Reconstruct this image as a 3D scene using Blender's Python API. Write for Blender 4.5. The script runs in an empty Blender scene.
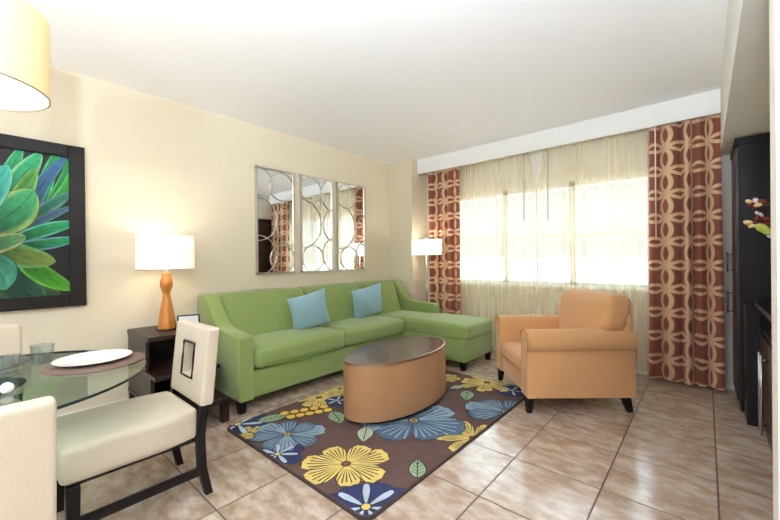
import bpy, bmesh, math, random
from mathutils import Vector, Matrix
PI = math.pi
random.seed(7)
S = bpy.context.scene
COL = S.collection

# ------------------------------------------------------------------ camera
H = 1.25
FPX = 359.4
YAW, PIT, ROL = .7205, -.0025, -.0109
Fv = Vector((-math.sin(YAW)*math.cos(PIT), math.cos(YAW)*math.cos(PIT), math.sin(PIT)))
R0 = Vector((math.cos(YAW), math.sin(YAW), 0)); U0 = R0.cross(Fv)
Rv = math.cos(ROL)*R0 + math.sin(ROL)*U0
Uv = -math.sin(ROL)*R0 + math.cos(ROL)*U0
CP = Vector((0, 0, H))
cam = bpy.data.cameras.new('camera'); cam.sensor_width = 36; cam.lens = FPX/780*36
cam.clip_start = .02; cam.clip_end = 3000
co = bpy.data.objects.new('camera', cam); COL.objects.link(co)
M3 = Matrix((Rv, Uv, -Fv)).transposed()
co.matrix_world = Matrix.Translation(CP) @ M3.to_4x4()
S.camera = co

def on(ax, val, u, v):
    """point of the plane ax = val that is seen at pixel (u, v): used to measure the photograph"""
    d = Fv + Rv*((u-390)/FPX) - Uv*((v-260)/FPX)
    i = 'xyz'.index(ax)
    return CP + d*((val-CP[i])/d[i])

# ------------------------------------------------------------------ materials
def lin(c):
    return tuple((x/12.92 if x <= .04045 else ((x+.055)/1.055)**2.4) for x in [k/255 for k in c])
def mat(name, rgb, rough=.6, metal=0., spec=.5, noise=0., nscale=8., bump=0., bscale=200., sheen=0., emit=None, estr=0., coat=0., nstretch=(1,1,1)):
    m = bpy.data.materials.new(name); m.use_nodes = True
    nt = m.node_tree; b = nt.nodes['Principled BSDF']
    c = lin(rgb)
    b.inputs['Base Color'].default_value = (*c, 1)
    b.inputs['Roughness'].default_value = rough
    b.inputs['Metallic'].default_value = metal
    b.inputs['Specular IOR Level'].default_value = spec
    if sheen: b.inputs['Sheen Weight'].default_value = sheen
    if coat: b.inputs['Coat Weight'].default_value = coat
    if emit:
        b.inputs['Emission Color'].default_value = (*lin(emit), 1); b.inputs['Emission Strength'].default_value = estr
    tc = nt.nodes.new('ShaderNodeTexCoord')
    mp = nt.nodes.new('ShaderNodeMapping'); mp.inputs['Scale'].default_value = nstretch
    nt.links.new(tc.outputs['Object'], mp.inputs['Vector'])
    n = nt.nodes.new('ShaderNodeTexNoise'); n.inputs['Scale'].default_value = nscale; n.inputs['Detail'].default_value = 5
    nt.links.new(mp.outputs[0], n.inputs['Vector'])
    mx = nt.nodes.new('ShaderNodeMix'); mx.data_type = 'RGBA'
    k = noise
    mx.inputs[6].default_value = (*[max(0, x*(1-k)) for x in c], 1)
    mx.inputs[7].default_value = (*[min(1, x*(1+k)) for x in c], 1)
    nt.links.new(n.outputs['Fac'], mx.inputs[0])
    nt.links.new(mx.outputs[2], b.inputs['Base Color'])
    if bump:
        n2 = nt.nodes.new('ShaderNodeTexNoise'); n2.inputs['Scale'].default_value = bscale; n2.inputs['Detail'].default_value = 2
        nt.links.new(mp.outputs[0], n2.inputs['Vector'])
        bp = nt.nodes.new('ShaderNodeBump'); bp.inputs['Strength'].default_value = bump; bp.inputs['Distance'].default_value = .002
        nt.links.new(n2.outputs['Fac'], bp.inputs['Height']); nt.links.new(bp.outputs[0], b.inputs['Normal'])
    return m

class NM:
    """tiny node-math helper"""
    def __init__(s, nt): s.nt = nt
    def op(s, o, a, b=None, c=None):
        n = s.nt.nodes.new('ShaderNodeMath'); n.operation = o
        for i, x in enumerate((a, b, c)):
            if x is None: continue
            if isinstance(x, (int, float)): n.inputs[i].default_value = x
            else: s.nt.links.new(x, n.inputs[i])
        return n.outputs[0]

def floor_material():
    m = bpy.data.materials.new('ceramic_tile'); m.use_nodes = True
    nt = m.node_tree; b = nt.nodes['Principled BSDF']; N = NM(nt); L = nt.links
    tc = nt.nodes.new('ShaderNodeTexCoord'); sp = nt.nodes.new('ShaderNodeSeparateXYZ'); L.new(tc.outputs['Object'], sp.inputs[0])
    ts = .473
    ux = N.op('DIVIDE', N.op('ADD', sp.outputs[0], .431+ts*20), ts); uy = N.op('DIVIDE', N.op('ADD', sp.outputs[1], -2.1886+ts*20), ts)
    fx = N.op('FRACT', ux); fy = N.op('FRACT', uy)
    ex = N.op('MINIMUM', fx, N.op('SUBTRACT', 1., fx)); ey = N.op('MINIMUM', fy, N.op('SUBTRACT', 1., fy))
    e = N.op('MINIMUM', ex, ey)
    g = nt.nodes.new('ShaderNodeMapRange'); g.inputs[1].default_value = .007; g.inputs[2].default_value = .012; L.new(e, g.inputs[0])
    # per-tile shift of the mottling
    cx = N.op('FLOOR', ux); cy = N.op('FLOOR', uy)
    cb = nt.nodes.new('ShaderNodeCombineXYZ'); L.new(cx, cb.inputs[0]); L.new(cy, cb.inputs[1])
    wn = nt.nodes.new('ShaderNodeTexWhiteNoise'); L.new(cb.outputs[0], wn.inputs['Vector'])
    va = nt.nodes.new('ShaderNodeVectorMath'); va.operation = 'MULTIPLY_ADD'
    L.new(wn.outputs['Color'], va.inputs[0]); va.inputs[1].default_value = (9, 9, 9); L.new(tc.outputs['Object'], va.inputs[2])
    mp = nt.nodes.new('ShaderNodeMapping'); mp.inputs['Scale'].default_value = (1, 1.9, 1); mp.inputs['Rotation'].default_value = (0, 0, .45); L.new(va.outputs[0], mp.inputs['Vector'])
    n1 = nt.nodes.new('ShaderNodeTexNoise'); n1.inputs['Scale'].default_value = 8; n1.inputs['Detail'].default_value = 9; n1.inputs['Roughness'].default_value = .62; n1.inputs['Distortion'].default_value = .15
    L.new(mp.outputs[0], n1.inputs['Vector'])
    cr = nt.nodes.new('ShaderNodeValToRGB'); el = cr.color_ramp.elements
    el[0].position = .30; el[0].color = (*lin(TILE[0]), 1); el[1].position = .72; el[1].color = (*lin(TILE[3]), 1)
    a = el.new(.44); a.color = (*lin(TILE[1]), 1); a = el.new(.56); a.color = (*lin(TILE[2]), 1)
    L.new(n1.outputs['Fac'], cr.inputs[0])
    hs = nt.nodes.new('ShaderNodeHueSaturation'); L.new(cr.outputs[0], hs.inputs['Color'])
    L.new(N.op('ADD', .94, N.op('MULTIPLY', wn.outputs['Value'], .1)), hs.inputs['Value'])
    mx = nt.nodes.new('ShaderNodeMix'); mx.data_type = 'RGBA'; L.new(g.outputs[0], mx.inputs[0])
    mx.inputs[6].default_value = (*lin((98, 78, 66)), 1); L.new(hs.outputs[0], mx.inputs[7]); L.new(mx.outputs[2], b.inputs['Base Color'])
    n3 = nt.nodes.new('ShaderNodeTexNoise'); n3.inputs['Scale'].default_value = 22; n3.inputs['Detail'].default_value = 4; L.new(tc.outputs['Object'], n3.inputs['Vector'])
    rr = N.op('ADD', .1, N.op('MULTIPLY', n3.outputs['Fac'], .22))
    rr2 = N.op('ADD', N.op('MULTIPLY', rr, g.outputs[0]), N.op('MULTIPLY', N.op('SUBTRACT', 1., g.outputs[0]), .8))
    L.new(rr2, b.inputs['Roughness'])
    b.inputs['Specular IOR Level'].default_value = .7; b.inputs['Coat Weight'].default_value = .25; b.inputs['Coat Roughness'].default_value = .12
    bp = nt.nodes.new('ShaderNodeBump'); bp.inputs['Strength'].default_value = .35; bp.inputs['Distance'].default_value = .004
    hh = N.op('ADD', g.outputs[0], N.op('MULTIPLY', n3.outputs['Fac'], .25))
    L.new(hh, bp.inputs['Height']); L.new(bp.outputs[0], b.inputs['Normal'])
    return m
TILE = [(150, 125, 105), (173, 149, 128), (192, 173, 155), (208, 196, 183)]

def curtain_material():
    m = bpy.data.materials.new('rust_ring_print_fabric'); m.use_nodes = True
    nt = m.node_tree; b = nt.nodes['Principled BSDF']; N = NM(nt); L = nt.links
    uv = nt.nodes.new('ShaderNodeUVMap'); uv.uv_map = 'UVMap'
    sp = nt.nodes.new('ShaderNodeSeparateXYZ'); L.new(uv.outputs[0], sp.inputs[0])
    a = .232
    def centred(s):
        return N.op('ABSOLUTE', N.op('SUBTRACT', N.op('FRACT', N.op('DIVIDE', s, a)), .5))
    px, py = centred(N.op('MULTIPLY', sp.outputs[0], .74)), centred(sp.outputs[1])
    best = None
    for cx, cy in ((0, 0), (1, 0), (0, 1)):
        dx = N.op('SUBTRACT', px, cx); dy = N.op('SUBTRACT', py, cy)
        d = N.op('SQRT', N.op('ADD', N.op('MULTIPLY', dx, dx), N.op('MULTIPLY', dy, dy)))
        e = N.op('ABSOLUTE', N.op('SUBTRACT', d, .66))
        best = e if best is None else N.op('MINIMUM', best, e)
    g = nt.nodes.new('ShaderNodeMapRange'); g.inputs[1].default_value = .060; g.inputs[2].default_value = .076; L.new(best, g.inputs[0])
    mx = nt.nodes.new('ShaderNodeMix'); mx.data_type = 'RGBA'; L.new(g.outputs[0], mx.inputs[0])
    mx.inputs[6].default_value = (*lin((232, 196, 158)), 1); mx.inputs[7].default_value = (*lin((148, 84, 64)), 1)
    L.new(mx.outputs[2], b.inputs['Base Color']); b.inputs['Roughness'].default_value = .75
    b.inputs['Sheen Weight'].default_value = .2
    tr = nt.nodes.new('ShaderNodeBsdfTranslucent'); L.new(mx.outputs[2], tr.inputs['Color'])
    ms = nt.nodes.new('ShaderNodeMixShader'); ms.inputs[0].default_value = .12
    L.new(b.outputs[0], ms.inputs[1]); L.new(tr.outputs[0], ms.inputs[2])
    L.new(ms.outputs[0], nt.nodes['Material Output'].inputs[0])
    return m

def sheer_material():
    m = bpy.data.materials.new('sheer_voile'); m.use_nodes = True
    nt = m.node_tree; nt.nodes.remove(nt.nodes['Principled BSDF']); L = nt.links
    tl = nt.nodes.new('ShaderNodeBsdfTranslucent'); tl.inputs[0].default_value = (*lin((255, 248, 222)), 1)
    df = nt.nodes.new('ShaderNodeBsdfDiffuse'); df.inputs[0].default_value = (*lin((255, 240, 196)), 1)
    tp = nt.nodes.new('ShaderNodeBsdfTransparent'); tp.inputs[0].default_value = (1, 1, 1, 1)
    m1 = nt.nodes.new('ShaderNodeMixShader'); m1.inputs[0].default_value = .55
    L.new(tl.outputs[0], m1.inputs[1]); L.new(df.outputs[0], m1.inputs[2])
    # woven cloth grows denser when seen edge-on, in its folds
    lw = nt.nodes.new('ShaderNodeLayerWeight'); lw.inputs[0].default_value = .35
    mr = nt.nodes.new('ShaderNodeMapRange'); mr.inputs[3].default_value = SHEER[0]; mr.inputs[4].default_value = SHEER[1]; L.new(lw.outputs['Facing'], mr.inputs[0])
    m2 = nt.nodes.new('ShaderNodeMixShader'); L.new(mr.outputs[0], m2.inputs[0])
    L.new(tp.outputs[0], m2.inputs[1]); L.new(m1.outputs[0], m2.inputs[2])
    L.new(m2.outputs[0], nt.nodes['Material Output'].inputs[0])
    return m
SHEER = (.30, .66)

def glass_material(name, tint=(255, 255, 255), ior=1.5, rough=0.0, minr=0.):
    m = bpy.data.materials.new(name); m.use_nodes = True
    nt = m.node_tree; nt.nodes.remove(nt.nodes['Principled BSDF']); L = nt.links
    tp = nt.nodes.new('ShaderNodeBsdfTransparent'); tp.inputs[0].default_value = (*lin(tint), 1)
    gl = nt.nodes.new('ShaderNodeBsdfGlossy'); gl.inputs['Roughness'].default_value = rough
    lw = nt.nodes.new('ShaderNodeLayerWeight'); lw.inputs[0].default_value = .5
    N = NM(nt); f0 = ((ior-1)/(ior+1))**2
    f = N.op('MAXIMUM', N.op('ADD', f0, N.op('MULTIPLY', 1-f0, N.op('POWER', lw.outputs['Facing'], 5.))), minr)
    ms = nt.nodes.new('ShaderNodeMixShader'); L.new(f, ms.inputs[0])
    L.new(tp.outputs[0], ms.inputs[1]); L.new(gl.outputs[0], ms.inputs[2]); L.new(ms.outputs[0], nt.nodes['Material Output'].inputs[0])
    return m

def shade_material(name, rgb, estr, tint):
    m = bpy.data.materials.new(name); m.use_nodes = True
    nt = m.node_tree; b = nt.nodes['Principled BSDF']
    b.inputs['Base Color'].default_value = (*lin(rgb), 1); b.inputs['Roughness'].default_value = .9
    b.inputs['Emission Color'].default_value = (*lin(tint), 1); b.inputs['Emission Strength'].default_value = estr
    return m

def striped(name, rgb, k=.08, freq=260., axis='Y'):
    m = mat(name, rgb, .85, noise=.06, nscale=60, sheen=.25, bump=.3, bscale=500)
    nt = m.node_tree; b = nt.nodes['Principled BSDF']; L = nt.links
    tc = [n for n in nt.nodes if n.type == 'TEX_COORD'][0]
    w = nt.nodes.new('ShaderNodeTexWave'); w.bands_direction = 'DIAGONAL'; w.inputs['Scale'].default_value = freq/20*1.0; w.inputs['Distortion'].default_value = .6; w.inputs['Detail'].default_value = 2
    w.inputs['Detail Scale'].default_value = 3
    mp = nt.nodes.new('ShaderNodeMapping'); mp.inputs['Scale'].default_value = (1, 1, .02) if axis == 'XY' else (0, 1, 0)
    L.new(tc.outputs['Object'], mp.inputs[0]); L.new(mp.outputs[0], w.inputs[0])
    old = b.inputs['Base Color'].links[0].from_socket
    mx = nt.nodes.new('ShaderNodeMix'); mx.data_type = 'RGBA'; mx.blend_type = 'MULTIPLY'; mx.inputs[0].default_value = 1
    cr = nt.nodes.new('ShaderNodeMapRange'); cr.inputs[3].default_value = 1-k; cr.inputs[4].default_value = 1
    L.new(w.outputs['Fac'], cr.inputs[0]); L.new(old, mx.inputs[6]); L.new(cr.outputs[0], mx.inputs[7]); L.new(mx.outputs[2], b.inputs['Base Color'])
    return m

M = {}
M['wall'] = mat('cream_wall_paint', (228, 218, 194), .8, noise=.015, nscale=3, bump=.12, bscale=160)
M['white_wall'] = mat('white_wall_paint', (240, 236, 228), .8, noise=.01, bump=.1, bscale=160)
M['ceiling'] = mat('white_ceiling_paint', (251, 251, 254), .9, noise=.01)
M['bulk'] = mat('textured_bulkhead_paint', (226, 226, 218), .9, noise=.03, nscale=60, bump=.5, bscale=90)
M['trim'] = mat('white_trim_paint', (244, 244, 242), .45, noise=.01)
M['floor'] = floor_material()
M['dark'] = mat('espresso_wood', (17, 12, 12), .45, spec=.3, noise=.35, nscale=6, nstretch=(8, 8, 1))
M['darkh'] = mat('dark_walnut_wood', (40, 25, 22), .35, spec=.35, noise=.5, nscale=9, nstretch=(1.5, 1.5, 16))
M['cab'] = mat('black_brown_laminate', (26, 23, 27), .45, spec=.3, noise=.2, nscale=5, nstretch=(10, 10, 1))
M['door'] = mat('dark_cabinet_door_wood', (52, 36, 32), .35, noise=.35, nscale=6, nstretch=(10, 10, 1))
M['green'] = striped('green_ribbed_upholstery', (140, 160, 90), .2, 900, 'Y')
M['greenpipe'] = mat('green_piping', (118, 148, 68), .8)
M['seam'] = mat('upholstery_seam', (84, 108, 48), .9)
M['blue'] = mat('light_blue_cushion_fabric', (146, 182, 194), .9, noise=.12, nscale=90, sheen=.3, bump=.5, bscale=300)
M['orange'] = mat('apricot_upholstery', (210, 157, 104), .85, noise=.07, nscale=120, sheen=.25, bump=.4, bscale=400)
M['orangepipe'] = mat('apricot_piping', (196, 130, 80), .8)
M['leather'] = mat('tan_leather', (162, 120, 84), .38, noise=.08, nscale=12, bump=.25, bscale=180)
M['toptable'] = mat('dark_satin_tabletop', (80, 66, 60), .2, noise=.18, nscale=5, nstretch=(1, 6, 1))
M['rim'] = mat('bronze_rim', (150, 122, 104), .3, metal=.6)
M['cream'] = mat('cream_woven_upholstery', (204, 191, 168), .9, noise=.09, nscale=140, sheen=.2, bump=.5, bscale=420)
M['chrome'] = mat('brushed_steel', (190, 190, 192), .25, metal=1.)
M['silver'] = mat('champagne_silver_metal', (206, 201, 192), .3, metal=1.)
M['mirror'] = mat('mirror_glass', (246, 248, 248), .01, metal=1.)
M['orangewood'] = mat('honey_lacquered_wood', (188, 118, 42), .2, noise=.14, nscale=5, coat=.5, nstretch=(6, 6, 1))
M['shade'] = shade_material('lit_white_lampshade', (250, 246, 238), .35, (255, 244, 228))
M['shadef'] = shade_material('lit_floor_lampshade', (250, 246, 238), .5, (255, 248, 238))
M['pshade'] = shade_material('lit_cream_pendant_shade', (222, 196, 146), .16, (255, 224, 160))
M['diffuser'] = shade_material('lit_diffuser', (255, 255, 255), 1.6, (255, 250, 240))
M['bulb'] = shade_material('lit_bulb', (255, 255, 255), 4., (255, 232, 196))
M['curtain'] = curtain_material()
M['sheer'] = sheer_material()
M['tglass'] = glass_material('tabletop_glass', (236, 246, 240), 1.5, .005, .12)
M['tedge'] = mat('glass_edge', (26, 44, 40), .1)
M['glass'] = glass_material('drinking_glass', (240, 244, 243), 1.5, .0, .12)
M['pane'] = glass_material('window_pane_glass', (250, 252, 252), 1.1)
M['wand'] = mat('grey_plastic_rod', (150, 148, 144), .4)
M['china'] = mat('white_china', (248, 248, 246), .15)
M['matbrown'] = mat('brown_woven_placemat', (110, 88, 78), .8, noise=.25, nscale=260)
M['matgrey'] = mat('dark_grey_woven_placemat', (86, 88, 84), .8, noise=.25, nscale=260)
M['sand'] = mat('desert_ground', (196, 182, 168), .95, noise=.35, nscale=.02)
M['hill'] = mat('desert_hills', (186, 160, 146), .95, noise=.2, nscale=.01)
M['paint_black'] = mat('black_frame_lacquer', (20, 15, 15), .35, spec=.3, noise=.3, nscale=10)
M['plastic'] = mat('white_plastic', (240, 240, 236), .4)
M['carddark'] = mat('dark_card_frame', (40, 36, 36), .4)

# ------------------------------------------------------------------ object helpers
def obj(name, bm, m, parent=None, smooth=False, loc=None, label=None):
    me = bpy.data.meshes.new(name)
    bmesh.ops.recalc_face_normals(bm, faces=bm.faces)
    bm.to_mesh(me); bm.free()
    for mm in (m if isinstance(m, (list, tuple)) else [m]): me.materials.append(mm)
    if smooth is True:
        for p in me.polygons: p.use_smooth = True
    elif smooth:
        for p in me.polygons: p.use_smooth = True
        me.set_sharp_from_angle(angle=math.radians(smooth))
    o = bpy.data.objects.new(name, me); COL.objects.link(o)
    if parent: o.parent = parent
    if loc is not None: o.location = loc
    if label: o['label'] = label
    return o
def tag(o, label, cat, group=None, kind=None):
    o['label'] = label; o['category'] = cat
    if group: o['group'] = group
    if kind: o['kind'] = kind
    return o
def thing(name, label, cat, loc=(0, 0, 0), rotz=0, group=None):
    o = bpy.data.objects.new(name, None); COL.objects.link(o)
    o.location = loc; o.rotation_euler = (0, 0, rotz); o.empty_display_size = .1
    return tag(o, label, cat, group)
def struct(name, bm, m, parent=None, smooth=False):
    o = obj(name, bm, m, parent, smooth)
    if not parent: o['kind'] = 'structure'
    return o
def copy_tree(o, parent=None):
    c = o.copy(); COL.objects.link(c); c.parent = parent
    for ch in [x for x in bpy.data.objects if x.parent == o]:
        copy_tree(ch, c)
    return c

def box(bm, lo, hi, bev=0., seg=2):
    r = bmesh.ops.create_cube(bm, size=1)
    vs = r['verts']
    for v in vs:
        v.co = Vector([lo[i]+(hi[i]-lo[i])*(v.co[i]+.5) for i in range(3)])
    if bev:
        es = list({e for v in vs for e in v.link_edges})
        bmesh.ops.bevel(bm, geom=es, offset=bev, segments=seg, affect='EDGES', profile=.5)
    return vs
def newbox(lo, hi, bev=0., seg=2):
    bm = bmesh.new(); box(bm, lo, hi, bev, seg); return bm

def cushion(cx, cy, cz, sx, sy, sz, r=.04, puff=(0, 0, .02), n=14, pinch=0.):
    """rounded, slightly domed cushion; puff = bulge of the x, y and z faces"""
    bm = bmesh.new()
    bmesh.ops.create_cube(bm, size=2)
    bmesh.ops.subdivide_edges(bm, edges=bm.edges[:], cuts=n, use_grid_fill=True)
    h = Vector((sx/2, sy/2, sz/2))
    for v in bm.verts:
        q = Vector([math.copysign(abs(c)**.8, c) if abs(c) < 1 else c for c in v.co])
        p = Vector([q[i]*h[i] for i in range(3)])
        inner = Vector([max(-(h[i]-r), min(h[i]-r, p[i])) for i in range(3)])
        d = p-inner
        if d.length > 1e-7:
            # project the surface of the box on the rounded shape
            k = max(abs(d[i]) for i in range(3))
            p = inner + d.normalized()*min(r, max(k, 0)) if k < r-1e-6 else inner + d.normalized()*r
        f = [1-min(1, abs(p[i]/h[i]))**2 for i in range(3)]
        e = p.copy()
        e.x += math.copysign(puff[0]*f[1]*f[2], p.x) if abs(q.x) > .999 else puff[0]*f[1]*f[2]*p.x/h.x
        e.y += math.copysign(puff[1]*f[0]*f[2], p.y) if abs(q.y) > .999 else puff[1]*f[0]*f[2]*p.y/h.y
        e.z += puff[2]*f[0]*f[1]*p.z/h.z
        v.co = e + Vector((cx, cy, cz))
    return bm

def prism(pts, a0, a1, axis='y', bev=0., seg=3):
    """extrude a closed profile; pts are (p, q): for axis y -> (x, z); axis x -> (y, z); axis z -> (x, y)"""
    bm = bmesh.new()
    def P(p, q, a):
        return {'y': (p, a, q), 'x': (a, p, q), 'z': (p, q, a)}[axis]
    v0 = [bm.verts.new(P(p, q, a0)) for p, q in pts]; v1 = [bm.verts.new(P(p, q, a1)) for p, q in pts]
    f0 = bm.faces.new(v0); f1 = bm.faces.new(list(reversed(v1)))
    n = len(pts)
    for i in range(n):
        bm.faces.new((v0[i], v0[(i+1) % n], v1[(i+1) % n], v1[i]))
    bmesh.ops.recalc_face_normals(bm, faces=bm.faces)
    if bev:
        es = [e for e in bm.edges if (f0 in e.link_faces or f1 in e.link_faces)]
        bmesh.ops.bevel(bm, geom=es, offset=bev, segments=seg, affect='EDGES', profile=.5)
    return bm

def lathe(prof, n=40, ex=1., ey=1., bm=None, c=(0, 0, 0)):
    bm = bm or bmesh.new(); rings = []
    for r, z in prof:
        if r < 1e-6: rings.append([bm.verts.new((c[0], c[1], c[2]+z))])
        else: rings.append([bm.verts.new((c[0]+r*ex*math.cos(2*PI*i/n), c[1]+r*ey*math.sin(2*PI*i/n), c[2]+z)) for i in range(n)])
    for a, b in zip(rings, rings[1:]):
        for i in range(n):
            j = (i+1) % n
            if len(a) == 1 and len(b) == 1: continue
            if len(a) == 1: bm.faces.new((a[0], b[i], b[j]))
            elif len(b) == 1: bm.faces.new((a[i], b[0], a[j]))
            else: bm.faces.new((a[i], b[i], b[j], a[j]))
    return bm

def tube(pts, r, n=8, bm=None, closed=False):
    bm = bm or bmesh.new(); pts = [Vector(p) for p in pts]; rings = []
    m = len(pts)
    for k, p in enumerate(pts):
        t = (pts[(k+1) % m]-pts[k-1]) if closed else (pts[min(k+1, m-1)]-pts[max(k-1, 0)])
        t.normalize()
        up = Vector((0, 0, 1)) if abs(t.z) < .9 else Vector((1, 0, 0))
        a = t.cross(up).normalized(); b = t.cross(a)
        rr = r[k] if isinstance(r, (list, tuple)) else r
        rings.append([bm.verts.new(p+(a*math.cos(2*PI*i/n)+b*math.sin(2*PI*i/n))*rr) for i in range(n)])
    prs = list(zip(rings, rings[1:]+rings[:1])) if closed else list(zip(rings, rings[1:]))
    for A, B in prs:
        for i in range(n):
            bm.faces.new((A[i], A[(i+1) % n], B[(i+1) % n], B[i]))
    if not closed:
        bm.faces.new(rings[0]); bm.faces.new(list(reversed(rings[-1])))
    return bm

def taper_leg(x, y, z1, a, b, dx=0, dy=0, z0=0.):
    """square leg from half-size a at the top to b at the floor, foot shifted by dx, dy"""
    bm = bmesh.new(); vs = []
    for z, h, ox, oy in ((z0, b, dx, dy), (z1, a, 0, 0)):
        vs.append([bm.verts.new((x+ox+sx*h, y+oy+sy*h, z)) for sx, sy in ((-1, -1), (1, -1), (1, 1), (-1, 1))])
    bm.faces.new(vs[0]); bm.faces.new(list(reversed(vs[1])))
    for i in range(4): bm.faces.new((vs[0][i], vs[0][(i+1) % 4], vs[1][(i+1) % 4], vs[1][i]))
    bmesh.ops.bevel(bm, geom=bm.edges[:], offset=.003, segments=1, affect='EDGES')
    return bm

# ------------------------------------------------------------------ the room
XL, ZC = -3.713, 2.74
YV, YW = 4.387, 4.62            # valance face, window wall
XR, XH, YB = .85, 2.6, -3.0     # living room's right wall, hall wall, near wall
PY = 1.5                        # face of the wall stub on the right
struct('floor', newbox((XL-.15, YB-.15, -.1), (XH+.15, YW+.18, 0)), M['floor'])
struct('ceiling', newbox((XL-.15, YB-.15, ZC), (XH+.15, YW+.18, ZC+.1)), M['ceiling'])
struct('wall_left', newbox((XL-.15, YB-.15, 0), (XL, YW+.18, ZC)), M['wall'])
WX0, WX1, WZ0, WZ1 = -2.87, -.31, .915, 2.15
bm = bmesh.new()
box(bm, (XL, YW, 0), (XH, YW+.18, WZ0)); box(bm, (XL, YW, WZ1), (XH, YW+.18, ZC))
box(bm, (XL, YW, WZ0), (WX0, YW+.18, WZ1)); box(bm, (WX1, YW, WZ0), (XH, YW+.18, WZ1))
struct('wall_far', bm, M['white_wall'])
struct('wall_right', newbox((XR, PY+.12, 0), (XR+.12, YW, ZC)), M['wall'])
struct('wall_stub', newbox((.153, PY, 0), (XH, PY+.12, ZC)), M['white_wall'])
struct('wall_hall', newbox((XH, YB-.15, 0), (XH+.15, YW, ZC)), M['white_wall'])
bm = bmesh.new()
box(bm, (XL, YB-.15, 2.45), (XH, YB, ZC)); box(bm, (XL, YB-.15, 0), (-3.3, YB, 2.45)); box(bm, (2.2, YB-.15, 0), (XH, YB, 2.45))
struct('wall_near', bm, M['white_wall'])
gd = thing('fill_window', 'wide glazed door added unseen behind the camera to let in fill daylight', 'window', (0, YB-.08, 0)); gd['kind'] = 'structure'  # unseen door and its wall opening, added so skylight fills the room from behind
bm = bmesh.new()
box(bm, (-3.3, -.03, 0), (2.2, .03, .05)); box(bm, (-3.3, -.03, 2.39), (2.2, .03, 2.45))
for x in (-3.27, -1.45, .35, 2.17): box(bm, (x-.03, -.03, 0), (x+.03, .03, 2.45))
obj('window_frame', bm, M['trim'], gd)
for a, b in ((-3.24, -1.48), (-1.42, .32), (.38, 2.14)): obj('window_pane', newbox((a, -.003, .05), (b, .003, 2.39)), M['pane'], gd)
struct('trim_1', newbox((XL, 4.22, 0), (-3.262, YW, ZC)), M['wall'])
struct('trim_2', newbox((.11, PY+.12, 2.19), (XR, YW, ZC)), M['bulk'])
struct('trim_3', newbox((-3.262, YV-.02, 2.527), (.11, YV+.02, ZC)), M['trim'])
struct('baseboard_far', newbox((-3.262, YW-.014, 0), (XR, YW, .09), .003), M['trim'])
struct('baseboard_left', newbox((XL, YB, 0), (XL+.014, 4.22, .09), .003), M['trim'])

# window: frame with two wide mullions and one transom rail
win = thing('window_1', 'wide white-framed window of three bays behind the sheers', 'window', (0, YW+.09, 0)); win['kind'] = 'structure'
bm = bmesh.new()
f0, f1 = -.05, .05
box(bm, (WX0, f0, WZ0), (WX1, f1, WZ0+.035)); box(bm, (WX0, f0, WZ1-.06), (WX1, f1, WZ1))
box(bm, (WX0, f0, WZ0), (WX0+.05, f1, WZ1)); box(bm, (WX1-.05, f0, WZ0), (WX1, f1, WZ1))
for mx_ in (-2.01, -1.19): box(bm, (mx_-.035, f0, WZ0), (mx_+.035, f1, WZ1), .004)
box(bm, (WX0, f0+.01, 1.49), (WX1, f1-.01, 1.53), .004)
box(bm, (-1.62, f0+.015, WZ0), (-1.595, f1-.015, WZ1))
obj('window_frame', bm, M['trim'], win)
for x0, x1 in ((WX0+.05, -2.045), (-1.975, -1.62), (-1.595, -1.225), (-1.155, WX1-.05)):
    obj('window_pane', newbox((x0, -.003, WZ0+.035), (x1, .003, WZ1-.06)), M['pane'], win)

struct('trim_4', newbox((WX0-.04, YW-.035, .875), (WX1+.04, YW+.05, WZ0), .006), M['trim'])
# outside: desert plain with low hills
bm = bmesh.new(); bmesh.ops.create_grid(bm, x_segments=2, y_segments=2, size=900)
for v in bm.verts: v.co += Vector((0, 920, -14))
g = struct('ground_outside', bm, M['sand'])
bm = bmesh.new()
for k in range(60):
    x0 = -700+k*24; 
    h0 = 5+8*abs(math.sin(k*.37))+4*math.sin(k*1.3)+3; h1 = 5+8*abs(math.sin((k+1)*.37))+4*math.sin((k+1)*1.3)+3
    a = [bm.verts.new(p) for p in ((x0, 700, -14), (x0+24, 700, -14), (x0+24, 720, -14+h1), (x0, 720, -14+h0))]
    c = [bm.verts.new(p) for p in ((x0, 760, -14), (x0+24, 760, -14))]
    bm.faces.new(a); bm.faces.new((a[3], a[2], c[1], c[0]))
struct('hills_outside', bm, M['hill'])

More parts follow.
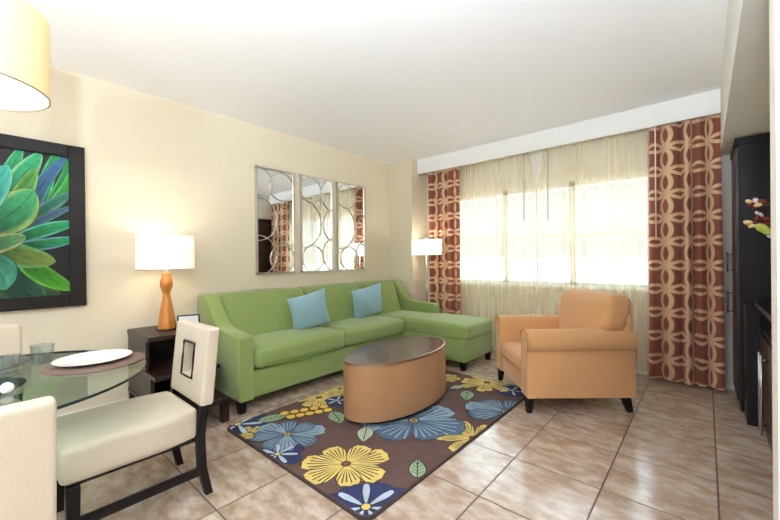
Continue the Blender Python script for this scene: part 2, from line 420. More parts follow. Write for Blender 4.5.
# ------------------------------------------------------------------ curtains
def drape(x0, x1, y, z0, z1, lam, amp, nz=14, n_per=14, edge=None, flare=.0, seed=1, top_amp=.7, pleat=False):
    rnd = random.Random(seed)
    bm = bmesh.new(); uvl = bm.loops.layers.uv.new('UVMap')
    n = int((x1-x0)/lam*n_per)
    # irregular fold phases
    ph = []; p = 0
    for i in range(n+1):
        ph.append(p); p += 2*PI/n_per*(1+.35*math.sin(i*.11+seed)+rnd.uniform(-.12, .12))
    rows = []
    for k in range(nz+1):
        t = k/nz; z = z1+(z0-z1)*t
        A = amp*(top_amp+(1-top_amp)*min(1, t*1.5))
        row = []
        s = 0; prev = None
        for i in range(n+1):
            f = i/n
            x = x0+(x1-x0)*f + flare*t*(f-.5)*2
            if edge: x = edge(f, z, x)
            yy = y + (A*(1-2*abs(math.sin(ph[i]/2))**.8) if pleat else A*math.sin(ph[i])) + .25*A*math.sin(ph[i]*.5+2*t+seed)
            q = (x, yy)
            if prev: s += math.hypot(q[0]-prev[0], q[1]-prev[1])
            prev = q
            row.append((bm.verts.new((x, yy, z)), s, z))
        rows.append(row)
    mid = [r[1] for r in rows[nz//2]]
    for a, b in zip(rows, rows[1:]):
        for i in range(n):
            f = bm.faces.new((a[i][0], a[i+1][0], b[i+1][0], b[i][0]))
            for lp, uvv in zip(f.loops, ((mid[i], a[i][2]), (mid[i+1], a[i+1][2]), (mid[i+1], b[i+1][2]), (mid[i], b[i][2]))):
                lp[uvl].uv = uvv
    return bm
tr = thing('curtain_track', 'white ceiling track for the curtains, hidden behind the white valance over the window', 'curtain track', (0, 0, 0))
obj('rail', newbox((-3.2, 4.44, ZC-.02), (.1, 4.48, ZC)), M['trim'], tr)
obj('rail', newbox((-3.2, 4.52, ZC-.02), (.1, 4.56, ZC)), M['trim'], tr)

cur = thing('patterned_curtain', 'rust curtain with cream interlocking rings, right of the window beside the dark cabinet', 'curtain', (0, 0, 0), 0, 'rust ring-patterned curtains')
obj('curtain_panel', drape(-.435, .108, 4.468, .03, ZC-.02, .115, .052, seed=2, nz=16, n_per=18, pleat=True, flare=.018), M['curtain'], cur, True)
wp = on('y', 4.40, 655, 128); wq = on('y', 4.40, 656, 240)
obj('curtain_wand', tube([(wp.x, 4.405, 2.7), (wq.x, 4.405, wq.z)], .006), M['plastic'], cur, True)
cur = thing('patterned_curtain', 'rust curtain with cream interlocking rings, left of the window behind the floor lamp', 'curtain', (0, 0, 0), 0, 'rust ring-patterned curtains')
obj('curtain_panel', drape(-3.16, -2.61, 4.468, .03, ZC-.02, .115, .052, seed=5, nz=16, n_per=18, pleat=True), M['curtain'], cur, True)

MX = -1.565
def edge_l(f, z, x):
    g = max(0, (z-2.12)/.6)*.11
    return x-(g+0*z)*f**3
def edge_r(f, z, x):
    g = max(0, (z-2.12)/.6)*.11
    return x+g*(1-f)**3
for nm, x0, x1, ed, sd, u in (('left', -2.86, MX-.002, edge_l, 3, 523.5), ('right', MX+.002, -.35, edge_r, 8, 547.5)):
    t_ = thing('sheer_curtain', 'cream sheer curtain covering the %s half of the window' % nm, 'curtain', (0, 0, 0), 0, 'cream sheer curtains')
    obj('sheer_panel', drape(x0, x1, 4.545, .05, ZC-.02, .11, .024, nz=18, edge=ed, seed=sd), M['sheer'], t_, True)
    a = on('y', 4.42, u, 150); b_ = on('y', 4.42, u, 220)
    obj('curtain_wand', tube([(a.x, 4.435, 2.7), (b_.x, 4.435, b_.z)], .005), M['wand'], t_, True)

# ------------------------------------------------------------------ wall mirrors
def mirror(y0, y1, z0, z1, rings, label):
    t = thing('wall_mirror', label, 'mirror', (XL, (y0+y1)/2, z0), 0, 'ring-decorated mirrors above the sofa')
    w, h = (y1-y0)/2, z1-z0
    bm = bmesh.new(); fw = .018
    for lo, hi in (((0, -w, 0), (.035, -w+fw, h)), ((0, w-fw, 0), (.035, w, h)), ((0, -w, 0), (.035, w, fw)), ((0, -w, h-fw), (.035, w, h))):
        box(bm, lo, hi, .002)
    obj('mirror_frame', bm, M['silver'], t)
    obj('mirror_glass', newbox((.004, -w+fw, fw), (.02, w-fw, h-fw)), M['mirror'], t)
    bm = bmesh.new()
    # ring metalwork clipped by the frame
    for cy, cz, r in rings:
        run = []
        for i in range(73):
            a = 2*PI*i/72; y, z = cy+r*math.cos(a), cz+r*math.sin(a)
            if abs(y) <= w-.008 and .008 <= z <= h-.008: run.append((.026, y, z))
            else:
                if len(run) > 2: tube(run, .0046, 6, bm)
                run = []
        if len(run) > 2: tube(run, .0046, 6, bm)
    obj('ring_fretwork', bm, M['silver'], t, True)
    return t
zm0, zm1 = 1.098, 2.29
R1 = [(.08, 1.0, .16), (-.24, 1.0, .20), (-.22, .61, .235), (.25, .57, .25), (-.22, .21, .22), (.08, .17, .155)]
R2 = [(-.09, 1.02, .155), (.27, 1.0, .21), (-.24, .60, .30), (.31, .60, .22), (.30, .22, .22), (-.07, .17, .16)]
R3 = [(-.09, 1.01, .16), (.26, .98, .20), (-.22, .59, .29), (.31, .56, .22), (.28, .20, .21), (-.05, .17, .155)]
mirror(1.99, 2.48, zm0, zm1, R1, 'tall ring-decorated wall mirror, nearest the table lamp, reflecting the dark cabinet')
mirror(2.57, 3.07, zm0, zm1, R2, 'tall ring-decorated wall mirror, the middle one of three above the sofa')
mirror(3.145, 3.665, zm0, zm1, R3, 'tall ring-decorated wall mirror, nearest the window corner above the sofa')

# ------------------------------------------------------------------ picture of a succulent
pic = thing('framed_picture', 'dark-framed picture of a green succulent plant on the left wall', 'picture', (XL, 0, 0))
py0, py1, pz0, pz1 = -.70, .55, .912, 2.155
fw = .095
bm = bmesh.new()
for lo, hi in (((0, py0, pz0), (.04, py0+fw, pz1)), ((0, py1-fw, pz0), (.04, py1, pz1)), ((0, py0+fw, pz0), (.04, py1-fw, pz0+fw)), ((0, py0+fw, pz1-fw), (.04, py1-fw, pz1))):
    box(bm, lo, hi, .006)
obj('picture_frame', bm, M['paint_black'], pic)
def clip_poly(pts, lo, hi):
    """clip a list of (x, y, *data) to a rectangle"""
    for ax, lim, sg in ((0, lo[0], 1), (0, hi[0], -1), (1, lo[1], 1), (1, hi[1], -1)):
        out = []
        for i in range(len(pts)):
            a, b = pts[i-1], pts[i]
            ia, ib = (a[ax]-lim)*sg >= 0, (b[ax]-lim)*sg >= 0
            if ia != ib:
                t = (lim-a[ax])/(b[ax]-a[ax]); out.append(tuple(a[k]+(b[k]-a[k])*t for k in range(len(a))))
            if ib: out.append(b)
        pts = out
        if len(pts) < 3: return []
    return pts
def picture_canvas():
    bm = bmesh.new(); cl = bm.loops.layers.float_color.new('Col')
    lo, hi = (py0+fw-.005, pz0+fw-.005), (py1-fw+.005, pz1-fw+.005)
    def face(pts, x):
        pts = clip_poly(pts, lo, hi)
        if not pts: return
        try: f = bm.faces.new([bm.verts.new((x, p[0], p[1])) for p in pts])
        except ValueError: return
        for l, p in zip(f.loops, pts): l[cl] = (max(0, p[2]), max(0, p[3]), max(0, p[4]), 1)
    face([(lo[0], lo[1], .02, .02, .02), (hi[0], lo[1], .02, .02, .02), (hi[0], hi[1], .03, .03, .03), (lo[0], hi[1], .03, .03, .03)], .012)
    def leaf(base, tip, w, cb, ct, ce, layer, bend=0., rib=None):
        b, t = Vector(base), Vector(tip); d = t-b; L_ = d.length; n = Vector((-d.y, d.x)).normalized()
        w *= 1.2
        cb, ct, ce = lin([q_*.5 for q_ in cb]), lin([q_*.82 for q_ in ct]), lin([q_*.85 for q_ in ce]); x = .0125+layer*.0004
        ns = 16; rows = []
        for i in range(ns+1):
            s = i/ns
            hw = w*1.62*((s+.10)**.55)*((1-s)**.62) if s < 1 else 0
            c = b+d*s+n*bend*math.sin(PI*s)
            row = []
            for q in (-1, -.9, -.6, -.3, -.06, 0, .06, .3, .6, .9, 1):
                p = c+n*hw*q
                col = [cb[k]*(1-s)+ct[k]*s for k in range(3)]
                e = max(0, (abs(q)-.6)/.4)
                if q == 0: col = [col[k]*.55 for k in range(3)]
                col = [(col[k]*(1-e)+ce[k]*e)*(1+.16*math.sin(i*.9+q*9+layer)+.10*math.sin(q*23+layer*2)) for k in range(3)]
                if abs(q) == 1: col = [c_*.12 for c_ in col]
                row.append((p.x, p.y, *col))
            rows.append(row)
        for r0, r1 in zip(rows, rows[1:]):
            for j in range(10): face([r0[j], r0[j+1], r1[j+1], r1[j]], x)
    def Q(u, v):
        p = on('x', XL+.013, u, v); return (p.y, p.z)
    G1, G2, G3 = (30, 110, 90), (60, 190, 130), (150, 225, 150)
    L_ = 0
    def add(b, t, w, c1, c2, c3, bend=0., rib=None):
        nonlocal L_; leaf(Q(*b), Q(*t), w, c1, c2, c3, L_, bend, rib); L_ += 1
    # back rows, then front rows (base pixel, tip pixel measured on the picture)
    add((15, 200), (30, 140), .045, (40, 60, 66), (60, 84, 90), (50, 70, 80))
    add((-2, 210), (22, 146), .05, (30, 120, 96), (64, 190, 130), (150, 225, 160), .01)
    add((30, 235), (60, 146), .05, (20, 90, 70), (60, 190, 120), (120, 225, 150), .01)
    add((5, 215), (41, 152), .075, (36, 140, 110), (74, 205, 140), (170, 235, 170), .02)
    add((30, 218), (67, 156), .048, (52, 120, 116), (90, 130, 190), (80, 180, 150), .035, True)
    add((42, 215), (70, 158), .042, (50, 130, 100), (70, 190, 110), (110, 220, 120), -.03)
    add((44, 212), (72, 170), .045, (30, 100, 80), (96, 220, 90), (110, 225, 120), -.035)
    add((25, 225), (74, 192), .04, (40, 110, 96), (70, 150, 120), (150, 160, 210), .015, True)
    add((20, 232), (76, 205), .03, (54, 120, 110), (110, 130, 180), (70, 170, 120), .008, True)
    add((15, 240), (78, 222), .05, (30, 120, 84), (70, 205, 130), (120, 220, 200), .01)
    add((22, 246), (78, 238), .045, (26, 96, 80), (60, 195, 120), (140, 180, 210), -.01)
    add((6, 225), (36, 168), .06, (50, 110, 60), (100, 180, 90), (160, 220, 120), .0)
    add((8, 290), (62, 296), .085, (44, 60, 50), (74, 104, 60), (120, 130, 70), .0)
    add((-12, 262), (42, 312), .13, (28, 56, 46), (52, 100, 78), (90, 140, 90), .02)
    add((20, 258), (74, 290), .07, (30, 130, 50), (96, 190, 50), (120, 200, 90), -.02)
    add((-10, 245), (56, 262), .09, (60, 130, 76), (150, 175, 80), (96, 190, 120), -.02)
    add((-20, 230), (34, 190), .13, (40, 130, 92), (84, 196, 130), (190, 220, 120), -.03)
    add((-22, 215), (8, 165), .08, (56, 160, 140), (90, 210, 190), (130, 220, 190), .0)
    add((-22, 250), (26, 236), .065, (70, 110, 80), (110, 180, 120), (210, 200, 140), .0)
    add((-20, 255), (6, 290), .10, (50, 140, 110), (90, 180, 150), (60, 150, 120), .03)
    # the part of the plant left of the photograph's edge
    cy_, cz_ = -.1, 1.5
    for k in range(14):
        a = PI/2+.25+k*(PI-.5)/13; r = .5 if k % 2 else .4
        leaf((cy_, cz_), (cy_+r*math.cos(a), cz_+r*math.sin(a)), .09, (40, 120, 90), (90, 190, 120), (150, 220, 150), L_); L_ += 1
    return bm
pm = bpy.data.materials.new('painted_succulent_print'); pm.use_nodes = True
_b = pm.node_tree.nodes['Principled BSDF']; _a = pm.node_tree.nodes.new('ShaderNodeVertexColor'); _a.layer_name = 'Col'
_n = pm.node_tree.nodes.new('ShaderNodeTexNoise'); _n.inputs['Scale'].default_value = 30; _n.inputs['Detail'].default_value = 6
_m = pm.node_tree.nodes.new('ShaderNodeMix'); _m.data_type = 'RGBA'; _m.blend_type = 'OVERLAY'; _m.inputs[0].default_value = .35
pm.node_tree.links.new(_a.outputs[0], _m.inputs[6]); pm.node_tree.links.new(_n.outputs[0], _m.inputs[7])
pm.node_tree.links.new(_m.outputs[2], _b.inputs['Base Color']); _b.inputs['Roughness'].default_value = .6; _b.inputs['Specular IOR Level'].default_value = .2
bm = picture_canvas()
def painting(bm):
    me = bpy.data.meshes.new('canvas'); bm.to_mesh(me); bm.free(); me.materials.append(pm)
    o = bpy.data.objects.new('canvas', me); COL.objects.link(o); o.parent = pic; return o
painting(bm)
obj('picture_backing', newbox((.001, py0+fw-.01, pz0+fw-.01), (.011, py1-fw+.01, pz1-fw+.01)), M['carddark'], pic)

# ------------------------------------------------------------------ sectional sofa
SY0, SY1 = 1.365, 4.17
sofa = thing('sectional_sofa', 'green upholstered sectional sofa with a chaise at its window end', 'sofa', (-3.2, 2.8, 0))
def L2(bm):   # build in world coordinates, store relative to the sofa
    for v in bm.verts: v.co -= Vector((-3.2, 2.8, 0))
    return bm
xb, xf = -3.67, -2.83
arm_prof = [(xb, .10), (xb, .915), (xb+.02, .935), (xb+.16, .93), (xb+.22, .905), (xb+.28, .84), (xb+.34, .76), (xb+.41, .695), (xb+.49, .662), (xb+.6, .65), (xf-.02, .632), (xf, .612), (xf+.0, .10)]
obj('arm', L2(prism(arm_prof, SY0, SY0+.13, 'y', .014)), M['green'], sofa, 40)
arm_prof2 = [(x_+(.075 if i_ > 9 else 0), z_) for i_, (x_, z_) in enumerate(arm_prof)]
obj('arm', L2(prism(arm_prof2, SY1-.13, SY1, 'y', .014)), M['green'], sofa, 40)
obj('base', L2(newbox((xb+.02, SY0+.12, .10), (xf-.02, 3.5, .325), .01)), M['green'], sofa, 40)
obj('chaise_base', L2(newbox((xb+.02, 3.485, .10), (-1.985, SY1-.002, .345), .012)), M['green'], sofa, 40)
ys = [SY0+.135, 2.515, 3.485]
for a, b in zip(ys, ys[1:]):
    obj('seat_cushion', L2(cushion(-3.15, (a+b)/2, .42, .66, b-a-.004, .175, .05, (.015, .004, .022))), M['green'], sofa, True)
    z_, q = .352, .0
    obj('cushion_piping', L2(tube([(-2.845, a+.04, .347), (-2.828, a+.1, .345), (-2.82, (a+b)/2, .343), (-2.828, b-.1, .345), (-2.845, b-.04, .347)], .006)), M['greenpipe'], sofa, True)
cb_ = cushion(-2.72, (3.49+SY1-.13)/2, .425, 1.52, SY1-.13-3.49, .175, .045, (.01, .006, .02))
# the chaise cushion widens in front of the arm
for v in cb_.verts:
    k = max(0, min(1, (v.co.x+2.765)/.03))
    f = max(0, (v.co.y-3.75)/(SY1-.13-3.75))
    v.co.y += .125*k*f
obj('chaise_cushion', L2(cb_), M['green'], sofa, True)
yb = [SY0+.128, 2.44, 3.325, SY1-.128]
for a, b in zip(yb, yb[1:]):
    bm = cushion(0, (a+b)/2, .66, .24, b-a-.002, .54, .05, (.02, .0, .012), 14)
    for v in bm.verts:
        v.co.x += -3.50 + (.66-v.co.z)*.34 + .012
    obj('back_cushion', L2(bm), M['green'], sofa, True)
obj('back_panel', L2(prism([(xb, .10), (xb, .90), (xb+.06, .915), (xb+.3, .3), (xb+.3, .1)], SY0+.12, SY1-.12, 'y', .01)), M['green'], sofa, 40)
for x, y in ((xf-.035, SY0+.035), (xb+.05, SY0+.04), (xb+.05, SY1-.05), (-2.03, 3.53), (-2.03, SY1-.04), (xf-.05, 3.55)):
    obj('leg', L2(taper_leg(x, y, .105, .034, .026)), M['dark'], sofa)

def pillow(name, w, t, label, loc, rot, m, group):
    bm = bmesh.new(); n = 22; V = {}
    for s in (1, -1):
        for i in range(n+1):
            for j in range(n+1):
                u, v = -1+2*i/n, -1+2*j/n
                uu, vv = math.sin(u*PI/2), math.sin(v*PI/2)
                pin = 1-.09*(1-vv*vv) if 1 else 1
                x = uu*w*(1-.10*(1-vv**2)*abs(uu)); z = vv*w*(1-.10*(1-uu**2)*abs(vv))
                y = s*t*((1-uu**2)**.42)*((1-vv**2)**.42)
                y += .006*math.sin(uu*7+vv*4)*((1-uu*uu)*(1-vv*vv))**.5
                edge = i in (0, n) or j in (0, n)
                if edge and s == -1: V[(s, i, j)] = V[(1, i, j)]
                else: V[(s, i, j)] = bm.verts.new((x, y, z))
        for i in range(n):
            for j in range(n):
                bm.faces.new((V[(s, i, j)], V[(s, i+1, j)], V[(s, i+1, j+1)], V[(s, i, j+1)]))
    o = obj(name, bm, m, None, True, loc); o.rotation_euler = rot
    return tag(o, label, 'pillow', group)
p1 = on('x', -3.19, 309.5, 311); p2 = on('x', -3.19, 367.5, 302)
pillow('throw_pillow', .21, .095, 'light blue square pillow on the sofa seat farther from the window', (p1.x, p1.y, p1.z), (math.radians(16), math.radians(-14), math.radians(90-20)), M['blue'], 'blue throw pillows on the sofa')
pillow('throw_pillow', .21, .095, 'light blue square pillow on the sofa closer to the chaise', (p2.x, p2.y, p2.z+.005), (math.radians(18), math.radians(-13), math.radians(90-18)), M['blue'], 'blue throw pillows on the sofa')

# ------------------------------------------------------------------ oval coffee table
ct = thing('coffee_table', 'oval drum coffee table with tan leather side and dark top on the rug', 'coffee table', (-1.99, 2.365, .0178))
ct.rotation_euler = (0, 0, 0)
ea, eb = .30, .57
def ell(prof): return lathe([(r, z) for r, z in prof], 72, ea, eb)
obj('plinth', ell([(0, 0), (.86, 0), (.86, .05), (0, .05)]), M['dark'], ct, 40)
obj('drum', ell([(0, .035), (.98, .035), (1.0, .04), (1.0, .452), (.99, .456), (0, .456)]), M['leather'], ct, 40)
obj('rim', ell([(1.004, .445), (1.004, .462), (.985, .466), (.965, .466), (.965, .45), (1.0, .445)]), M['rim'], ct, 40)
obj('top', ell([(0, .457), (.966, .457), (.966, .4635), (0, .4635)]), M['toptable'], ct, 40)

# ------------------------------------------------------------------ armchair
o2 = Vector((-1.08, 2.87)); ang = math.atan2(.757, -.653)   # local +x runs along the front towards the far side, +y towards the back is local -y
ac = thing('armchair', 'apricot orange upholstered armchair with rolled arms facing the oval table', 'armchair', (o2.x, o2.y, 0), ang)
# local frame: x = a (along front), y = -b (b towards the back)
W = .83
def arm_section(x0, s):     # cross-section of an arm: x across, z up; s = +1 outer side at low x
    pts = [(0.0, .125), (0.0, .50), (-.022, .515), (-.034, .555), (-.030, .60), (-.008, .64), (.03, .662), (.075, .665), (.11, .65), (.132, .61), (.138, .56), (.138, .125)]
    return [(x0+s*p, q) for p, q in pts]
for x0, s in ((-.005, 1), (W+.015, -1)):
    bm = prism(arm_section(x0, s), -.87, .0, 'y', .012, 3)
    a_ = obj('arm', bm, M['orange'], ac, 50)
    pts = [(p, .002, q) for p, q in arm_section(x0, s)]
    obj('arm_piping', tube(pts[1:-2], .005), M['orangepipe'], a_, True)
obj('front_rail', newbox((.13, -.80, .125), (W-.12, -.02, .29), .012), M['orange'], ac, 40)
obj('seat_cushion', cushion(W/2+.005, -.335, .352, W-.27, .66, .14, .045, (.0, .012, .03)), M['orange'], ac, True)
obj('cushion_piping', tube([(.15, -.008, .30), (.2, .0, .297), (W/2, .004, .295), (W-.19, .0, .297), (W-.14, -.008, .30)], .005), M['orangepipe'], ac, True)
bm = cushion(W/2, 0, .665, W+.01, .23, .53, .08, (.0, .03, .015), 16)
for v in bm.verts:
    t = (v.co.z-.4)/.5
    v.co.y += -.655-.11*t
    v.co.x = W/2+(v.co.x-W/2)*(1 if v.co.z > .66 else .68+.32*max(0, (v.co.z-.56)/.1))
obj('backrest', bm, M['orange'], ac, True)
obj('back_panel', newbox((.005, -.862, .125), (W-.005, -.76, .80), .03, 3), M['orange'], ac, 40)
for x, y, dx, dy in ((.035, -.035, -.005, .01), (W-.03, -.035, .005, .01), (.035, -.80, -.005, -.035), (W-.03, -.80, .005, -.035)):
    obj('leg', taper_leg(x, y, .13, .032, .02, dx, dy), M['dark'], ac)

# ------------------------------------------------------------------ rug
RUG = dict(x0=-2.70, x1=-1.205, y0=1.185, y1=3.40)
def make_rug():
    cols = [(92, 68, 62), (60, 44, 40), (214, 190, 108), (196, 158, 62), (78, 100, 120), (134, 158, 172), (44, 50, 92), (176, 190, 208), (140, 164, 128), (44, 34, 34), (120, 84, 60), (214, 176, 70), (182, 198, 168)]
    mats = [mat('rug_wool_%d' % i, c, .95, noise=.3, nscale=14, bump=.5, bscale=500) for i, c in enumerate(cols)]
    BR, BD, YE, YD, BL, BL2, NA, LB, GR, OUT, RU, BEAD, GR2 = range(13)
    bm = bmesh.new(); c = Vector(((RUG['x0']+RUG['x1'])/2, (RUG['y0']+RUG['y1'])/2))
    hx, hy = (RUG['x1']-RUG['x0'])/2, (RUG['y1']-RUG['y0'])/2
    # slab with rounded corners
    pts = []
    rc = .06
    for cx, cy, a0 in ((hx-rc, hy-rc, 0), (-hx+rc, hy-rc, PI/2), (-hx+rc, -hy+rc, PI), (hx-rc, -hy+rc, 1.5*PI)):
        for i in range(7):
            a = a0+i*PI/12; pts.append((cx+rc*math.cos(a), cy+rc*math.sin(a)))
    lo = [bm.verts.new((x, y, .001)) for x, y in pts]; hi = [bm.verts.new((x, y, .010)) for x, y in pts]
    ins = [bm.verts.new((x*(1-.012/hx), y*(1-.012/hy), .012)) for x, y in pts]
    n = len(pts)
    bm.faces.new(list(reversed(lo)))
    for i in range(n):
        f = bm.faces.new((lo[i], lo[(i+1) % n], hi[(i+1) % n], hi[i])); f.material_index = BD
        f = bm.faces.new((hi[i], hi[(i+1) % n], ins[(i+1) % n], ins[i])); f.material_index = BD
    f = bm.faces.new(ins); f.material_index = BR
    layer = [0]
    def face(p2, mi, dz=0):
        p2 = clip_poly([(a, b) for a, b in p2], (-hx+.014, -hy+.014), (hx-.014, hy-.014))
        # keep out of the rounded corners
        q = []
        for a, b in p2:
            ax, ay = abs(a)-(hx-.014-.05), abs(b)-(hy-.014-.05)
            if ax > 0 and ay > 0:
                d = math.hypot(ax, ay)
                if d > .05: ax, ay = ax*.05/d, ay*.05/d
                a = math.copysign(hx-.064+ax, a); b = math.copysign(hy-.064+ay, b)
            q.append((a, b))
        if len(q) < 3: return
        try: f = bm.faces.new([bm.verts.new((a, b, .0122+layer[0]*.00008+dz)) for a, b in q])
        except ValueError: return
        if f.calc_area() < 1e-7: bm.faces.remove(f); return
        f.normal_update()
        if f.normal.z < 0: f.normal_flip()
        f.material_index = mi
    def petal(cx, cy, a, r0, r1, hw, fill, streak, ns, wav=.05, squareness=.55):
        d = Vector((math.cos(a), math.sin(a))); nn = Vector((-d.y, d.x)); o = Vector((cx, cy))
        def outline(g):
            L_, Rr = [], []
            m = 12
            for i in range(m+1):
                s = i/m
                w = hw*(math.sin(PI*(.04+.9*s**squareness*1.0))**.8 if s < 1 else .0)
                w = hw*max(0, (s**.75)*(1-s**6)**.6)*1.0 + .004*(1-s)
                rr = r0+(r1-r0)*s
                p = o+d*rr
                L_.append(p+nn*(w+g)); Rr.append(p-nn*(w+g))
            tip = []
            for i in range(1, 8):
                t = i/8; ww = hw*(1-2*t)*.72
                tip.append(o+d*(r1+(.10*(r1-r0))*math.sin(PI*t)+g+wav*(r1-r0)*.35*math.sin(t*PI*5))+nn*ww*(1))
            return [(p.x, p.y) for p in L_[:-2]]+[(p.x, p.y) for p in tip]+[(p.x, p.y) for p in reversed(Rr[:-2])]
        face(outline(.0055), OUT); layer[0] += 1
        face(outline(0), fill); layer[0] += 1
        for k in range(ns):
            t = (k+.5)/ns*2-1
            b0 = o+d*(r0+(r1-r0)*.18)+nn*t*hw*.18; b1 = o+d*(r0+(r1-r0)*(.93-.12*abs(t)+.05*(k % 2)))+nn*t*hw*.86
            dd = (b1-b0).normalized(); n2 = Vector((-dd.y, dd.x))
            mid = (b0+b1)/2; wd = hw/ns*.20
            face([tuple(b0), tuple(mid+n2*wd), tuple(b1+n2*wd*1.2), tuple(b1-n2*wd*1.2), tuple(mid-n2*wd)], streak)
        layer[0] += 1
    def disc(cx, cy, r, mi):
        face([(cx+r*math.cos(2*PI*i/20), cy+r*math.sin(2*PI*i/20)) for i in range(20)], mi); layer[0] += 1
    def flower(px, r, npet, kind, rot=0., cen=None):
        w = on('z', .012, *px); cx, cy = w.x-c.x, w.y-c.y
        fill, streak, ns, hwk = {'Y': (YE, OUT, 6, 1.2), 'B': (BL, BL2, 5, 1.35), 'N': (NA, LB, 0, 1.4), 'L': (LB, NA, 2, .8)}[kind]
        layer[0] = min(layer[0], 40)
        for k in range(npet):
            a = rot+2*PI*k/npet+.12*math.sin(k*2.3)
            rr = r*(1+.12*math.sin(k*1.7+rot*3))
            petal(cx, cy, a, r*.08, rr, rr*math.tan(PI/npet)*hwk*.82, fill if not (kind == 'B' and k % 3 == 1) else BL2, streak if not (kind == 'B' and k % 3 == 1) else BL, ns)
        if kind == 'N':
            for k in range(npet):
                petal(cx, cy, rot+2*PI*(k+.5)/npet, r*.15, r*.85, r*.13, LB, NA, 0)
        disc(cx, cy, r*.14, OUT); disc(cx, cy, r*.115, cen or RU)
        for k in range(9):
            a = 2*PI*k/9; disc(cx+r*.08*math.cos(a), cy+r*.08*math.sin(a), r*.022, YE if kind != 'Y' else OUT); layer[0] -= 1
        layer[0] += 1
    def leaf(px, r, rot, m1=GR):
        w = on('z', .012, *px); cx, cy = w.x-c.x, w.y-c.y
        d = Vector((math.cos(rot), math.sin(rot))); nn = Vector((-d.y, d.x)); o = Vector((cx, cy))-d*r
        def ol(g):
            A = [o+d*(2*r*i/12)+nn*(r*.5*math.sin(PI*(i/12)**.8)+g) for i in range(13)]
            B = [o+d*(2*r*i/12)-nn*(r*.5*math.sin(PI*(i/12)**.8)+g) for i in range(13)]
            return [tuple(p) for p in A]+[tuple(p) for p in reversed(B)]
        face(ol(.006), OUT); layer[0] += 1; face(ol(0), m1); layer[0] += 1
        def vein(p, q, wd):
            dd = (q-p).normalized(); n2 = Vector((-dd.y, dd.x))*wd; face([tuple(p-n2), tuple(q-n2), tuple(q+n2), tuple(p+n2)], OUT)
        vein(o-d*.03, o+d*1.95*r, .003)
        for i in range(2, 10, 2):
            p = o+d*(2*r*i/12)
            for s in (1, -1):
                vein(p, p+d*r*.35+nn*s*r*.4*math.sin(PI*((i+2)/12)**.8), .002)
        layer[0] += 1
    flower((474, 438.5), .25, 9, 'Y', .3)
    flower((319, 398), .21, 8, 'Y', .2)
    flower((340, 389), .17, 8, 'Y', .6)
    flower((487, 383), .24, 12, 'Y', .1)
    flower((337, 401), .10, 5, 'N', .3, YE)
    flower((512, 391), .13, 5, 'N', .9, YE)
    leaf((337, 418), .12, -.4); leaf((274, 418.5), .12, 1.2)
    leaf((365, 435), .11, -.9, GR2); leaf((417.5, 469), .095, 2.2, GR)
    leaf((467, 396), .12, -1.1, GR); leaf((456, 388), .08, -1.9, GR2)
    flower((250, 433), .10, 7, 'Y', .2)
    flower((238, 425), .19, 6, 'N', .35, YE)
    flower((413.6, 421), .32, 7, 'B', .35)
    flower((506, 412.5), .27, 8, 'B', .2)
    flower((277.5, 455), .14, 7, 'N', .3, YE)
    flower((287.5, 435), .22, 8, 'B', .15)
    flower((346, 464.5), .225, 7, 'Y', .15)
    flower((366, 508), .20, 7, 'N', .1, YE)
    # two strings of yellow beads
    for k in range(5):
        for (u0, v0, u1, v1) in ((284.6, 414, 324, 407.5), (291, 417.5, 328, 411)):
            w = on('z', .012, u0+(u1-u0)*k/4, v0+(v1-v0)*k/4); disc(w.x-c.x, w.y-c.y, .041, OUT); disc(w.x-c.x, w.y-c.y, .035, BEAD)
    flower((420, 385), .16, 7, 'B', .4)
    flower((446, 378), .12, 8, 'Y', .4)
    me = bpy.data.meshes.new('area_rug'); bm.to_mesh(me); bm.free()
    for m_ in mats: me.materials.append(m_)
    o = bpy.data.objects.new('area_rug', me); COL.objects.link(o); o.location = (c.x, c.y, 0)
    return tag(o, 'brown area rug with large yellow, blue and navy flowers under the oval table', 'rug')
make_rug()

# ------------------------------------------------------------------ stepped end table with lamp
NT = thing('end_table', 'dark walnut stepped end table between the wall and the green sofa', 'end table', (XL, 1.03, 0))
def nb(x0, x1, y0, y1, z0, z1, name, m=M['darkh'], b=.003):
    obj(name, newbox((x0-XL, y0-1.03, z0), (x1-XL, y1-1.03, z1), b), m, NT)
NY0, NY1 = .815, 1.275
nb(-3.695, -3.13, NY0, NY1, .645, .68, 'top')
nb(-3.695, -2.96, NY0, NY1, .385, .415, 'shelf')
nb(-3.695, -2.79, NY0, NY1, .155, .19, 'shelf')
nb(-3.695, -3.20, NY0+.005, NY0+.03, .415, .645, 'side_panel')
nb(-3.695, -3.20, NY1-.03, NY1-.005, .415, .645, 'side_panel')
nb(-3.695, -3.08, NY0+.005, NY0+.03, .19, .385, 'side_panel')
nb(-3.695, -3.08, NY1-.03, NY1-.005, .19, .385, 'side_panel')
nb(-3.69, -3.67, NY0+.03, NY1-.03, .19, .645, 'back_panel')
for x in (-3.66, -2.83):
    for y in (NY0+.03, NY1-.03): nb(x-.028, x+.028, y-.028, y+.028, 0, .156, 'leg')

